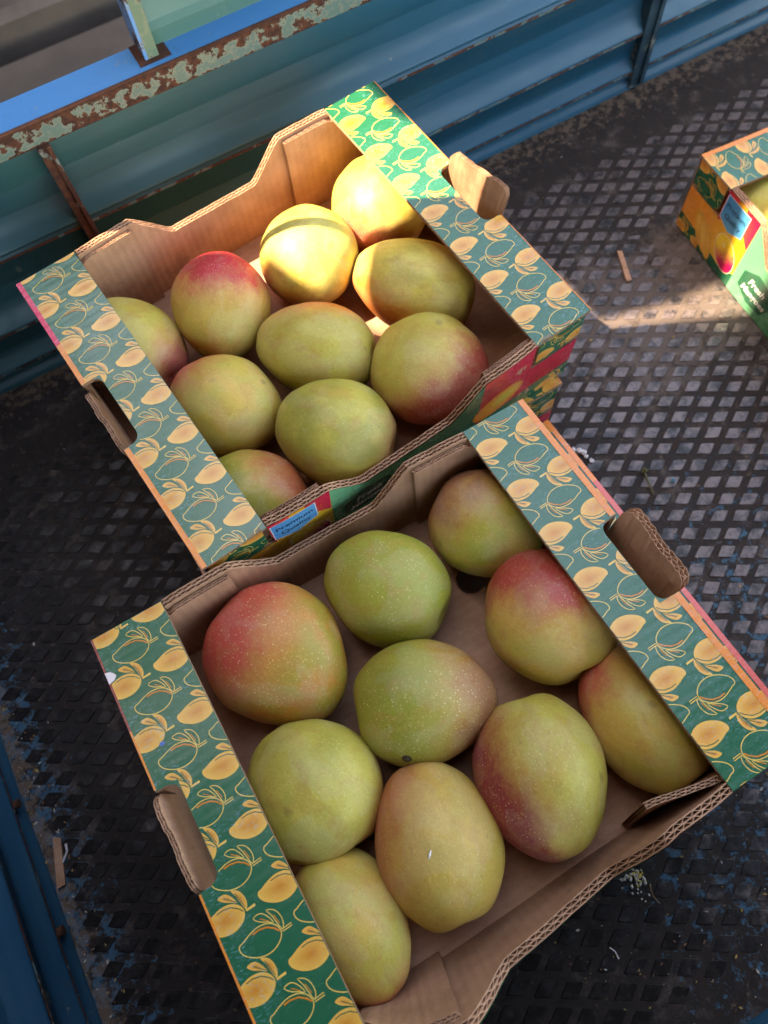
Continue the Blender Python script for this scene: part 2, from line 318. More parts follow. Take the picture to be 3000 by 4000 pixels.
# bolts on the left wall seam
for y in (.085, .21, -.05):
    mb = MB(); mb.tube([(XL - .002, y, .024), (XL + .005, y, .024)], .0045, 8); o = mb.build('bolt', M_DARKRUST, None); o.parent = W2; o.location = -Vector(W2.location)
# upper board standing on the rail
eb = empty('upper_side_board', (.122, .716, .3036)); tag(eb, 'teal sheet steel board with blue end flange standing on the rail', 'board')
mb = MB(); pr = [(.0, .0), (.0, .014), (.004, .020), (.012, .042), (.012, .075), (.002, .09), (.0, .20)]
mb.grid([[(x, y, z) for y, z in pr] for x in (-.0090, .4, .9, 1.6)]); mb.build('board_sheet', mat_paint('faded_teal_board', .35, (66, 112, 104), (76, 118, 104)), eb)
mb = MB(); mb.box((-.0125, -.0145, 0), (-.0095, .020, .20)); mb.build('end_flange', mat_paint('chipped_blue_flange', .52, (70, 140, 205), (90, 150, 205), 2), eb)
mb = MB(); mb.box((-.0094, -.0145, 0), (.0015, -.0120, .20)); mb.build('flange_lip', mat_paint('faded_lip', .45, (120, 138, 112), (96, 124, 104), 1.5), eb)
mb = MB(); mb.box((-.02, -.02, -.0001), (.012, .012, .0008)); mb.build('weld_patch', M_DARKRUST, eb)

# ------------------------------------------------------------------ outside the truck
mb = MB(); mb.grid([[(x, y, z) for y, z in ((-8, -.6), (2.205, -.6), (2.206, -.74), (2.30, -.74), (2.301, -.56), (2.33, -.54), (2.75, -.54))] for x in (-8, -1, 0, 1, 8)])
tag(mb.build('street_ground', mat_concrete('dusty_concrete', (104, 92, 84), (82, 73, 67))), 'grey dusty concrete ground with dark gutter beyond the truck', 'ground', kind='structure')
wb = empty('added_shade_wall', (0, 2.75, -.6)); tag(wb, 'unseen plain wall added to shade the ground behind the truck', 'wall')  # added out of view to shade the ground and block low sky
mb = MB(); mb.box((-6, 0, 0), (6, .2, 3.3)); mb.build('wall_face', mat_concrete('shade_wall_concrete', (92, 86, 78), (78, 72, 66), 1.2), wb)
mb = MB(); mb.box((-6, -.05, 3.3), (6, .25, 3.4)); mb.build('shade_wall_cap', M_KRAFT, wb)
# awning is added out of view, its gap shaped to make the sun patch
ZA = 2.2; ks = (ZA - .24) / math.tan(SUN_EL); ox, oy = -SUN_DX * ks, -SUN_DY * ks
def flat_poly(name, outer, holes, thick, mat, parent=None):
    cu = bpy.data.curves.new(name, 'CURVE'); cu.dimensions = '2D'; cu.fill_mode = 'BOTH'; cu.extrude = thick / 2
    for loop in [outer] + holes:
        sp = cu.splines.new('POLY'); sp.points.add(len(loop) - 1)
        for q, (x, y) in zip(sp.points, loop): q.co = (x, y, 0, 1)
        sp.use_cyclic_u = True
    tmp = bpy.data.objects.new(name, cu); COL.objects.link(tmp)
    me = bpy.data.meshes.new_from_object(tmp.evaluated_get(bpy.context.evaluated_depsgraph_get())); bpy.data.objects.remove(tmp); bpy.data.curves.remove(cu)
    me.name = name; me.materials.clear(); me.materials.append(mat)
    return link(bpy.data.objects.new(name, me), parent)
gap = [(-.08, .60), (-.06, .668), (.300, .664), (.306, .56), (.338, .52), (.336, .446), (.42, .421), (.55, .404), (.83, .395), (.83, .222), (.53, .345), (.331, .431), (.27, .456), (.205, .482), (.186, .452), (.150, .432), (.130, .455), (.112, .512), (.05, .548)]
sheet = [(-2.3 - ox, 2.3 - oy), (-2.3 - ox, -3.0 - oy), (1.5 - ox, -3.0 - oy), (1.5 - ox, .15 - oy), (.95, .15 - oy), (.95, .80), (-.45 - ox, .80), (-.45 - ox, 2.3 - oy)]
aw = flat_poly('sun_mask_sheet', [(x + ox, y + oy) for x, y in sheet], [[(x + ox, y + oy) for x, y in gap]], .004, mat_plain('canvas', (74, 70, 62), .9)); aw.location.z = ZA
tag(aw, 'added unseen awning stretched above the truck', 'shade_sheet')
mb = MB(); mb.box((-2.32, -3.0, -.6), (-2.28, 2.28, 2.19)); tag(mb.build('side_light_blocker', aw.data.materials[0]), 'added unseen curtain hanging from the left edge of the awning', 'side_blocker')  # out of view, added to keep low sky light off the left side
mb = MB(); zc = .60; k2 = (zc - .222) / math.tan(SUN_EL); c0 = Vector((.166 - SUN_DX * k2, .5085 - SUN_DY * k2, zc)); dv = Vector((.0720, -.0350, 0)).normalized()
mb.tube([c0 - dv * .5, c0 + dv * 1.2], .0055, 8); tag(mb.build('shadow_bar', M_RUST), 'unseen thin bar added to cast a shadow band on a mango', 'bar')  # bar out of view, added to cast the dark band

# ------------------------------------------------------------------ printed artwork
GREEN, GOLD, GOLD2, PALE = lin(12, 92, 62), lin(204, 124, 42), lin(230, 174, 80), lin(230, 190, 96)
ORANGE, RED, CRIM, YEL, DKG, MINT = lin(228, 126, 36), lin(186, 22, 34), lin(214, 30, 74), lin(246, 206, 60), lin(24, 84, 60), lin(96, 176, 128)
BODY = [(x * .97 - .0003, y * 1.0) for x, y in ((-.0150, .0020), (-.0140, -.0012), (-.0109, -.0044), (-.0055, -.0076), (.0008, -.0090), (.0068, -.0083), (.0120, -.0054), (.0144, -.0012), (.0128, .0034), (.0080, .0070), (.0010, .0082), (-.0060, .0068), (-.0110, .0050), (-.0140, .0042))]
LEAF1 = [(.0006, .0138), (.0040, .0148), (.0071, .0139), (.0100, .0100), (.0116, .0054), (.0080, .0078), (.0040, .0100)]
LEAF2 = [(.0104, .0142), (.0143, .0125), (.0166, .0093), (.0175, .0050), (.0168, .0012), (.0148, -.0008), (.0133, .0050), (.0122, .0100)]
def smooth_loop(pts, n=4):
    out = []; N = len(pts)
    for i in range(N):
        p0, p1, p2, p3 = (Vector(pts[(i + k) % N]) for k in (-1, 0, 1, 2))
        for j in range(n):
            t = j / n; out.append(.5 * ((2 * p1) + (p2 - p0) * t + (2 * p0 - 5 * p1 + 4 * p2 - p3) * t * t + (3 * p1 - p0 - 3 * p2 + p3) * t ** 3))
    return out
def fan(loop, cc, ce, shift=(0, 0)):
    c = sum((Vector(p) for p in loop), Vector((0, 0))) / len(loop) + Vector(shift)
    return [[(c.x, c.y, cc), (loop[i][0], loop[i][1], ce), (loop[(i + 1) % len(loop)][0], loop[(i + 1) % len(loop)][1], ce)] for i in range(len(loop))]
def ribbon(pts, w, c, closed=False):
    out = []; N = len(pts); pts = [Vector(p) for p in pts]; side = []
    for i in range(N):
        a = pts[i - 1] if (closed or i) else pts[i]; b = pts[(i + 1) % N] if (closed or i < N - 1) else pts[i]
        d = (b - a); d = d.normalized() if d.length > 1e-9 else Vector((1, 0)); side.append(Vector((-d.y, d.x)) * w / 2)
    for i in range(N if closed else N - 1):
        j = (i + 1) % N; out.append([(*(pts[i] + side[i]), c), (*(pts[j] + side[j]), c), (*(pts[j] - side[j]), c), (*(pts[i] - side[i]), c)])
    return out
def motif(filled):
    polys = []; b = smooth_loop(BODY); l1 = smooth_loop(LEAF1, 2); l2 = smooth_loop(LEAF2, 2)
    arc = [Vector(p) for p in ((-.0035, .0060), (.001, .0064), (.0065, .0052), (.0108, .0020), (.0130, -.0010))]
    if filled:
        polys += [(0, q) for q in fan(b, GOLD, GOLD2, (.002, 0))] + [(0, q) for q in fan(l1, GOLD, GOLD2) + fan(l2, GOLD, GOLD2)]
        polys += [(1, q) for q in ribbon(arc, .0006, DKG) + ribbon([(.0045, .0125), (.0112, .0062)], .0005, DKG) + ribbon([(.0125, .0115), (.0150, .0010)], .0005, DKG)]
        polys += [(0, [(.0146, -.0022, GOLD2), (.0214, -.0020, PALE), (.0216, -.0004, PALE), (.0146, -.0008, GOLD2)])]
    else:
        polys += [(0, q) for q in ribbon(b, .00065, PALE, True) + ribbon(l1, .0006, PALE, True) + ribbon(l2, .0006, PALE, True)]
        polys += [(1, q) for q in ribbon(arc, .0011, GOLD) + ribbon([(.0045, .0118), (.0095, .0075)], .0006, GOLD) + ribbon([(.0135, .0095), (.0150, .0030)], .0006, GOLD)]
        polys += [(0, q) for q in ribbon([(.0146, -.0022), (.0214, -.0020), (.0216, -.0004), (.0146, -.0008)], .0006, PALE, True)]
    return polys
MOT = {True: motif(True), False: motif(False)}
def clip(poly, x0, x1, y0, y1):
    def cut(ps, ax, lim, sg):
        out = []
        for i in range(len(ps)):
            a, b = ps[i - 1], ps[i]; da, db = sg * (a[ax] - lim), sg * (b[ax] - lim)
            if (da >= 0) != (db >= 0):
                t = da / (da - db); out.append((a[0] + (b[0] - a[0]) * t, a[1] + (b[1] - a[1]) * t, tuple(a[2][k] + (b[2][k] - a[2][k]) * t for k in range(3))))
            if db >= 0: out.append(b)
        return out
    for ax, lim, sg in ((0, x0, 1), (0, x1, -1), (1, y0, 1), (1, y1, -1)):
        if poly: poly = cut(poly, ax, lim, sg)
    return poly
def pattern(regions, phase=0.0, flip=False, du=0.0):
    """list of (layer, polygon) of the mango print clipped to the regions (x0,x1,y0,y1)"""
    out = []; PV = .0447
    X0, X1 = min(r[0] for r in regions), max(r[1] for r in regions); Y0, Y1 = min(r[2] for r in regions), max(r[3] for r in regions)
    for i in range(0, 11):
        for j in range(-6, 7):
            for filled, cu, cv in ((True, -.191, 0), (False, -.1752, .0225)):
                x, y = cu + .0402 * i + du, cv + PV * j + phase
                if flip: x, y = -x, -y
                if not (X0 - .025 < x < X1 + .025 and Y0 - .02 < y < Y1 + .02): continue
                sg = -1 if flip else 1
                for ly, q in MOT[filled]:
                    pq = [(x + sg * a, y + sg * b, c) for a, b, c in q]
                    for r in regions:
                        k = clip(pq, *r)
                        if k and len(k) > 2: out.append((ly, k))
    return out
def rect(x0, x1, y0, y1, c, c2=None): return [(x0, y0, c), (x1, y0, c2 or c), (x1, y1, c2 or c), (x0, y1, c)]
def ell(cx, cy, rx, ry, cc, ce, rot=0, n=20, sh=(0, 0)):
    lp = [(cx + rx * math.cos(2*math.pi*i/n) * math.cos(rot) - ry * math.sin(2*math.pi*i/n) * math.sin(rot), cy + rx * math.cos(2*math.pi*i/n) * math.sin(rot) + ry * math.sin(2*math.pi*i/n) * math.cos(rot)) for i in range(n)]
    return fan(lp, cc, ce, sh)
def text_mesh(body, size, bold=0.0, shear=0.0):
    cu = bpy.data.curves.new('txt', 'FONT'); cu.body = body; cu.size = size; cu.align_x = 'CENTER'; cu.offset = bold; cu.shear = shear; cu.resolution_u = 3
    tmp = bpy.data.objects.new('txt', cu); COL.objects.link(tmp); me = bpy.data.meshes.new_from_object(tmp.evaluated_get(bpy.context.evaluated_depsgraph_get()))
    vs_ = [tuple(v.co) for v in me.vertices]; fs = [list(p.vertices) for p in me.polygons]; bpy.data.objects.remove(tmp); bpy.data.curves.remove(cu); bpy.data.meshes.remove(me)
    return vs_, fs
# ------------------------------------------------------------------ cardboard boxes
def corrugated(S, lo, hi, thick, P, pitch=.0070, wavy=True, bulge=0.0, rough_top=0.0, seed=0, lt=.00042):
    """double wall board: three liners and two fluted layers. P(s, h, d) -> point"""
    mb = MB()
    def B(s, h): return bulge * noise.noise((s * 11, h * 11, seed)) + bulge * .4 * noise.noise((s * 40, h * 30, seed + 9))
    tops = [hi(s) + (rough_top * (noise.noise((s * 90, seed, 1)) + .7 * noise.noise((s * 330, seed, 4)))) for s in S]
    NH = 4
    for d0 in (0, (thick - lt) / 2, thick - lt):
        rows = []
        for s, tp in zip(S, tops):
            l = lo(s); hs = [l + (tp - l) * k / NH for k in range(NH + 1)]
            rows.append([P(s, h, d0 + B(s, h)) for h in hs] + [P(s, h, d0 + lt + B(s, h)) for h in reversed(hs)] + [P(s, l, d0 + B(s, l))])
        mb.grid(rows)
        for r in (rows[0], rows[-1]): mb.face([r[0], r[NH], r[NH + 1], r[2 * NH + 1]])
    nl = len(mb.f)
    if wavy:
        n = int((S[-1] - S[0]) / pitch * 8)
        import bisect
        for c0, c1, ph in ((lt, (thick - lt) / 2, 0), ((thick + lt) / 2, thick - lt, 1.3)):
            rows = []
            for i in range(n + 1):
                s = S[0] + (S[-1] - S[0]) * i / n; k = min(len(S) - 2, max(0, bisect.bisect_right(S, s) - 1)); f = (s - S[k]) / max(1e-9, S[k + 1] - S[k])
                tp = tops[k] + (tops[k + 1] - tops[k]) * f - (.0006 if lt < .0005 else .0001); l = lo(s)
                d = (c0 + c1) / 2 + (c1 - c0) / 2 * math.sin(2 * math.pi * s / pitch + ph + .5 * noise.noise((s * 40, seed, 7)))
                w2 = .00035; rows.append([P(s, h, d - w2 + B(s, h)) for h in (l, (l + tp) / 2, tp)] + [P(s, h, d + w2 + B(s, h)) for h in (tp, (l + tp) / 2, l)])
            mb.grid(rows)
    return mb
def samples(a, b, step, extra=()):
    n = max(2, int((b - a) / step)); return sorted(set([a + (b - a) * i / n for i in range(n + 1)] + [e for e in extra if a < e < b]))
HOLE, HIN = .0372, .1830
def panel_top(u, mid=.070, end=.1085):
    a = abs(u)
    if a > .083: return end
    if a > .046:
        t = (a - .046) / .037; t = t * t * (3 - 2 * t) * .35 + t * .65; return mid + (end - mid) * t
    return mid
def hole_in(v, base, r=.009):
    a = abs(v)
    if a >= HOLE: return UH
    x = HOLE - a
    return base + (r - math.sqrt(max(0, r * r - (r - x) ** 2)) if x < r else 0)
def cardboard_box(key, label, strips, tabs, group, mangos=True, top_plane=None, art=('front',), lean_front=0.0, seed=1, detail=True, phase=(0, 0)):
    o, u, v = BOXF[key]; n = u.cross(v)
    e = empty('mango_carton'); e.matrix_world = Matrix(((u.x, v.x, n.x, o.x), (u.y, v.y, n.y, o.y), (u.z, v.z, n.z, o.z), (0, 0, 0, 1))); tag(e, label, 'carton', group)
    hh = top_plane or (lambda a, b: H)
    W = lambda x, y, z: (x, y, z * hh(x, y) / H)
    # base with vent hole
    hole = lambda cx, cy: [(cx + .013 * math.cos(k * math.pi / 8), cy + .013 * math.sin(k * math.pi / 8)) for k in range(16)]
    bs = flat_poly('base', [(-.1985, -.1635), (.1985, -.1635), (.1985, .1635), (-.1985, .1635)], [hole(.096, .080), hole(-.085, -.05)], .0036, M_KRAFT, e); bs.location.z = .0019
    for sg, side in ((-1, 'L'), (1, 'R')):
        # side wall with the hand hole cut out of its top
        S = samples(-VH + .0038, VH - .0038, .012, (-HOLE - .0004, -HOLE, HOLE, HOLE + .0004, HOLE - .006, -HOLE + .006))
        wt = lambda s: H - .0042 if abs(s) > HOLE else H - .034
        mb = corrugated(S, lambda s: .0001, wt, .0036, lambda s, h, d, sg=sg: (sg * (UH - .0003 - d), s, h), bulge=.0006, seed=seed)
        mb.build('side_wall', M_KRAFT, e, warp=W)
        sh = MB(); pc = strips[side][1]
        rows = [[(sg * (UH + .0001), s, h) for h in (.0005, wt(s) * .5, wt(s) + (.0036 if abs(s) > HOLE else 0))] for s in S]; sh.grid(rows, ORANGE); sh.build('side_print', M_PRINT, e, warp=W)
        # top flap
        S = samples(-VH, VH, .010, [q * sg2 for sg2 in (-1, 1) for q in (HOLE - .0001, HOLE, HOLE + .0003, HOLE - .0015, HOLE - .003, HOLE - .005, HOLE - .007, HOLE - .009)])
        sag = lambda s, h: -.0012 * math.sin((s / VH) * 2.2 + seed) * ((UH - h) / FW)
        FT = .0034
        mb = corrugated(S, lambda s: UH - FW, lambda s: hole_in(s, HIN), FT, lambda s, h, d, sg=sg: (sg * h, s, H - FT + d + sag(s, h)), seed=seed + 3, bulge=0)
        fl = mb.build('top_flap', M_KRAFT, e, warp=W)
        mb = MB(); mb.grid([[(sg * (UH - FW + (hole_in(s, HIN) - UH + FW) * k / 5), s, H + .00025 + sag(s, UH - FW + (hole_in(s, HIN) - UH + FW) * k / 5)) for k in range(6)] for s in S], GREEN)
        a, b = UH - FW + .0003, UH
        regs = [(a, b, HOLE, VH - .0004), (a, HIN - .0005, -HOLE, HOLE), (a, b, -VH + .0004, -HOLE)]
        if sg < 0: regs = [(-r[1], -r[0], r[2], r[3]) for r in regs]
        sw, sc1, sc2 = strips[side]
        art_l = pattern(regs, phase[0 if sg < 0 else 1], sg > 0)
        def bd(y0, y1, c):
            return (2, [(sg * (UH - sw), y0, c), (sg * UH, y0, c), (sg * UH, y1, c), (sg * (UH - sw * (1.0)), y1, c)])
        if sw > 0: art_l += [bd(-VH + .0003, -HOLE - .0008, sc1), bd(HOLE + .0008, .085, sc1), bd(.085, VH - .0003, sc2)]
        if key == 'A' and sg < 0:      # torn paper and a blue ink spot
            art_l += [(3, [(-.1998, .1350, lin(226, 206, 204)), (-.1998, .1252, lin(226, 206, 204)), (-.1952, .1262, lin(222, 200, 198)), (-.1925, .1290, lin(230, 214, 210)), (-.1938, .1318, lin(226, 206, 204)), (-.1962, .1340, lin(230, 214, 210))])] + [(3, q) for q in ell(-.1822, .065, .0022, .0017, lin(30, 84, 170), lin(40, 100, 150))]
        for ly, q in art_l: 
            k = [mb.vert((x, y, H + .00045 + .00012 * ly + sag(y, abs(x))), c) for x, y, c in q]; mb.f.append(k if True else k[::-1])
        mb.build('mango_print', M_PRINT, fl, warp=W)
        # end tabs folded down over the short edge of the flap
        for es in (-1, 1):
            TL = .040
            S2 = samples(UH - FW + .0045, UH - .0045, .006)
            low = lambda s: H - TL + (.006 * max(0, 1 - (s - (UH - FW + .0045)) / .008) ** 2) + (.004 if s > UH - .011 else 0)
            mb = corrugated(S2, low, lambda s: H - .0006, .0024, lambda s, h, d, sg=sg, es=es: (sg * s, es * (VH - .0026 + d - .0006), h), seed=seed + 5, bulge=.0003)
            et = mb.build('end_tab', M_KRAFT, fl, warp=W)
            mb = MB(); regs2 = (UH - FW + .0047, UH - .0047, H - TL + .004, H - .0004)
            if sg < 0: regs2 = (-regs2[1], -regs2[0], regs2[2], regs2[3])
            mb.grid([[(sg * s, es * (VH + .0001 - .0004), h) for h in (low(s), H - .0003)] for s in S2], GREEN)
            for ly, q in pattern([regs2], .012, sg > 0): mb.f.append([mb.vert((x, es * (VH + .0003 - .0004 + .0001 * ly), z), c) for x, z, c in q])
            mb.build('tab_print', M_PRINT, et, warp=W)
        # hand tab pushed out of the side wall
        ang, ln, rise, skew, crush = tabs[side]; zh, ins = (.050, .0145) if ang > .35 else (.036, .0040)
        S3 = samples(-HOLE + .0015, HOLE - .0015, .003)
        def tp(s, h, d, sg=sg, ang=ang, skew=skew, rise=rise, crush=crush):
            t = max(0, h) / ln; A = ang * (.35 + .65 * t) + skew * s / HOLE * .5
            z0 = H - zh + rise * t
            wob = crush * (.0014 * noise.noise((s * 70, h * 40, seed)) + .0008 * noise.noise((s * 260, h * 60, seed + 2))) * t
            return (sg * (UH - ins + h * math.sin(A) + d * math.cos(A) + wob), s, z0 + h * math.cos(A) - d * math.sin(A) * .5 + skew * .02 * t * s / HOLE)
        th = lambda s: ln - (.006 * max(0, (abs(s) - (HOLE - .0085)) / .007) ** 2.0)
        mb = corrugated(S3, lambda s: 0, th, .0042 if crush < 1.5 else .0078, tp, pitch=.0066 if crush < 1.5 else .0084, rough_top=.0004 * crush, seed=seed + 7)
        mb.build('hand_tab', M_KRAFT, e, warp=W)
    # end panels
    PT = .0070
    for es, nm in ((-1, 'front'), (1, 'back')):
        lean = lean_front if es < 0 else 0.02
        mid = .069 if es < 0 else .0715
        lowc = lambda s: .0002
        S = samples(-.1955, .1955, .006, [q * g for g in (-1, 1) for q in (.046, .083, .0838, .1392, .1396, .050, .056, .062, .070, .076)])
        def pt(s, mid=mid):
            a = abs(s)
            return H - .041 if a > .1394 else panel_top(s, mid, H + .0015)
        def PP(s, h, d, es=es, lean=lean):
            b = (max(.03, min(.26, .17 - 1.5 * s)) if lean > .06 else lean) * h * max(0, 1 - (abs(s) / .142) ** 6)
            return (s, es * (VH - .0005 - PT + d + b), h)
        mb = corrugated(S, lowc, pt, PT, PP, pitch=.0080, bulge=.0010, rough_top=.0009, lt=.0008, seed=seed + (11 if es < 0 else 17))
        pn = mb.build('end_panel', M_KRAFT, e, warp=W)
        for sg in (-1, 1):       # glued inner corner layer
            a0, a1 = (.0855, .1935)
            S4 = samples(a0, a1, .006)
            li = .10 if (es < 0 and lean_front > .06 and sg > 0) else 0.0
            def PC(s, h, d, sg=sg, es=es, lean=lean, li=li):
                t = max(0, 1 - (s - a0) / .055)
                return (sg * s, es * (VH - .0012 - PT - .0044 + d + (max(.03, min(.26, .17 - 1.5 * sg * s)) if lean > .06 else lean) * h * max(0, 1 - (s / .142) ** 6) - li * h * t * 1.5), h)
            mb = corrugated(S4, lambda s: .0042, lambda s: (H - .0022 if s < .139 else H - .0052), .0044, PC, bulge=.0005, rough_top=.0006, seed=seed + 23 + es + sg)
            mb.build('corner_layer', M_KRAFT, pn, warp=W)
        if nm in art:
            mb = MB(); ar = []
            ar += [(0, rect(-.1953, .1953, .0006, .1075, GREEN))]
            ar += [(ly + 1, q) for ly, q in pattern([(-.1953, -.150, .0008, .030), (.150, .1953, .0008, .030)], .006)]
            ar += [(3, [(-.1953, .0245, lin(232, 150, 60)), (-.150, .020, lin(236, 160, 60)), (-.105, .012, YEL), (-.083, .0225, YEL), (-.0815, .1075, lin(240, 170, 50)), (-.1953, .1075, ORANGE)])]
            ar += [(4, [(-.1395, .062, RED), (-.128, .070, lin(240, 130, 50)), (-.120, .1075, lin(226, 60, 50)), (-.1395, .1075, CRIM)]), (4, [(-.100, .080, lin(236, 90, 60)), (-.083, .064, lin(214, 40, 70)), (-.0815, .1075, CRIM), (-.106, .1075, RED)])]
            ar += [(5, [(-.1465, .068, lin(226, 238, 244)), (-.1290, .0625, lin(226, 238, 244)), (-.1115, .068, lin(226, 238, 244)), (-.1112, .1062, lin(226, 238, 244)), (-.1440, .1062, lin(226, 238, 244))][:]) if False else (5, [(-.1385, .0690, lin(214, 232, 240)), (-.1180, .0600, lin(214, 232, 240)), (-.0960, .0690, lin(214, 232, 240)), (-.0960, .1020, lin(214, 232, 240)), (-.1385, .1020, lin(214, 232, 240))])]
            ar += [(6, [(-.1376, .0696, lin(60, 150, 205)), (-.1180, .0610, lin(90, 175, 215)), (-.0969, .0696, lin(60, 150, 205)), (-.0969, .1012, lin(70, 165, 215)), (-.1376, .1012, lin(50, 140, 200))])]
            for k in range(3): ar += [(5 + k % 2, q) for q in ell(-.158 + .009 * k, .030 - .003 * k, .024, .0085, lin(240, 196, 90), lin(224, 160, 60), R(118))]
            for gx, gy, gr, n_ in ((-.1075, .0345, R(-52), 28),):
                lp = [(gx + .0245 * math.cos(q) * math.cos(gr) - .0168 * math.sin(q) * math.sin(gr), gy + .0245 * math.cos(q) * math.sin(gr) + .0168 * math.sin(q) * math.cos(gr)) for q in (2 * math.pi * k / n_ for k in range(n_))]
                lo2 = [(gx + (x - gx) * .6, gy + (y - gy) * .6) for x, y in lp]
                mc = lambda x, y: tuple(a_ + (b_ - a_) * max(0, min(1, .5 + ((x - gx) * .5 - (y - gy)) / .022)) for a_, b_ in zip(lin(252, 214, 60), lin(200, 24, 86)))
                ar += [(6, q) for q in ribbon(lp, .0022, lin(248, 236, 190), True)]
                for k in range(n_):
                    a_, b_, c_, d_ = lp[k], lp[(k + 1) % n_], lo2[(k + 1) % n_], lo2[k]
                    ar += [(7, [(*a_, mc(*a_)), (*b_, mc(*b_)), (*c_, mc(*c_)), (*d_, mc(*d_))]), (7, [(*d_, mc(*d_)), (*c_, mc(*c_)), (gx, gy, mc(gx, gy))])]
                ar += [(8, q) for q in ell(gx - .006, gy + .009, .004, .0025, lin(255, 244, 190), lin(252, 220, 90), R(-52), 10)]
            ar += [(9, q) for q in ribbon([(-.0945, .0405), (-.091, .0400)], .0018, lin(120, 30, 40))]
            ar += [(3, [(-.083, .0006, MINT), (.080, .0006, GREEN), (.080, .1075, GREEN), (-.083, .1075, MINT)])]
            ar += [(4, [(-.0715, .0205, GREEN), (-.0489, .0100, GREEN), (-.0230, .0130, GREEN), (-.0150, .0300, GREEN), (-.0210, .0500, GREEN), (-.0489, .0560, GREEN), (-.0708, .0440, GREEN)])]
            ar += [(3, [(.080, .024, RED), (.1953, .027, RED), (.1953, .1075, CRIM), (.080, .1075, RED)])]
            ar += [(5, q) for q in ell(.104, .045, .030, .020, lin(226, 150, 50), lin(214, 120, 40), R(14), 24)]
            ar += [(6, q) for q in ell(.112, .048, .017, .012, lin(190, 180, 60), lin(220, 150, 50), R(14), 18)]
            def onp(x, z, ly):
                d = .0004 + .00007 * ly; p = PP(x, z, PT + d); return p
            for ly, q in ar:
                # clip to the panel outline in vertical strips
                xs = [p[0] for p in q]; x0 = min(xs); cuts = samples(x0, max(xs), .0052, [c for c in (-.1394, .1394, -.083, .083, -.046, .046)]) if max(xs) - x0 > .003 else [x0, max(xs)]
                for xa, xb in zip(cuts[:-1], cuts[1:]):
                    zt = min(pt(xa + 1e-5), pt(xb - 1e-5)) - .0003; zb = max(pt(xa + 1e-5), pt(xb - 1e-5)) - .0003
                    k = clip(q, xa, xb, 0, zt)
                    if k and len(k) > 2: mb.f.append([mb.vert(onp(x, z, ly), c) for x, z, c in k])
                    if zb - zt > .0004:
                        k = clip(q, xa, xb, zt, zb)
                        za, zc2 = pt(xa + 1e-5) - .0003, pt(xb - 1e-5) - .0003
                        if k and len(k) > 2:
                            k2 = []
                            for x, z, c in k:
                                lim = za + (zc2 - za) * (x - xa) / max(1e-9, xb - xa); k2.append((x, min(z, lim), c))
                            mb.f.append([mb.vert(onp(x, z, ly), c) for x, z, c in k2])
            pa = mb.build('panel_artwork', M_PRINT, pn, warp=W)
            if es > 0: pass
            for body, size, cx, cz_, col, bold, shear, ly in (('Premium', .0098, -.1172, .0865, lin(20, 60, 92), .0001, 0, 9), ('Quality', .0098, -.1172, .0735, lin(20, 60, 92), .0001, 0, 9), ('Fresh', .0130, -.0440, .0350, lin(240, 242, 236), .00022, .25, 9), ('Mangoes', .0125, -.0435, .0210, lin(240, 242, 236), .00022, .25, 9)):
                vs_, fs = text_mesh(body, size, bold, shear); mb = MB()
                for x, y, z in vs_: mb.vert(onp(cx + x, cz_ + y, ly), col)
                mb.f = fs; mb.build('printed_lettering', M_PRINT, pn, warp=W)
    return e, Matrix(e.matrix_world)
S_OR, S_PK = lin(230, 130, 46), lin(222, 84, 70)
lowA = lambda a, b: .1195
G = 'cardboard mango cartons'
boxA, MWA = cardboard_box('A', 'open green printed carton of mangoes in the foreground, on top of another carton', {'L': (.0016, S_OR, lin(150, 60, 50)), 'R': (.0052, S_OR, S_OR)}, {'L': (.10, .0365, .0, 0, 1.3), 'R': (.26, .041, .003, .04, 2.0)}, G, lean_front=.09, seed=1, art=('front',), phase=(.0735, -.0503 + .0447))
boxB, MWB = cardboard_box('B', 'open green printed carton of mangoes by the wall, sunlit at its far end, blue badge', {'L': (.0046, S_OR, CRIM), 'R': (.0008, S_OR, S_OR)}, {'L': (.10, .031, .0, 0, 1.0), 'R': (.12, .046, .012, -.22, 1.2)}, G, lean_front=.04, seed=4, phase=(.080, .0))
boxC, MWC = cardboard_box('C', 'separate open carton of mangoes cut off by the right edge, Fresh Mangoes on its side', {'L': (.0060, S_OR, S_OR), 'R': (.002, S_OR, S_OR)}, {'L': (.10, .032, 0, 0, 1.0), 'R': (.10, .032, 0, 0, 1.0)}, G, seed=8, phase=(.02, .01))
def plane_under(up, lowk):
    o, u, v = BOXF[up]; n = u.cross(v); lo, lu, lv = BOXF[lowk]
    def f(a, b):
        p = lo + lu * a + lv * b; return o.z - (n.x * (p.x - o.x) + n.y * (p.y - o.y)) / n.z - lo.z - .0012
    return f
boxAL, _ = cardboard_box('AL', 'lower carton under the foreground carton, only its right flap edge showing', {'L': (.002, S_OR, S_OR), 'R': (.0052, lin(214, 96, 84), S_OR)}, {'L': (.1, .031, 0, 0, 1), 'R': (.12, .031, 0, 0, 1)}, G, top_plane=plane_under('A', 'AL'), art=(), seed=12, phase=(.03, .02))
boxBL, _ = cardboard_box('BL', 'lower carton under the carton by the wall, only its front right corner showing', {'L': (.002, S_OR, S_OR), 'R': (.002, S_OR, S_OR)}, {'L': (.1, .031, 0, 0, 1), 'R': (.1, .031, 0, 0, 1)}, G, top_plane=plane_under('B', 'BL'), seed=15, phase=(.01, .03))

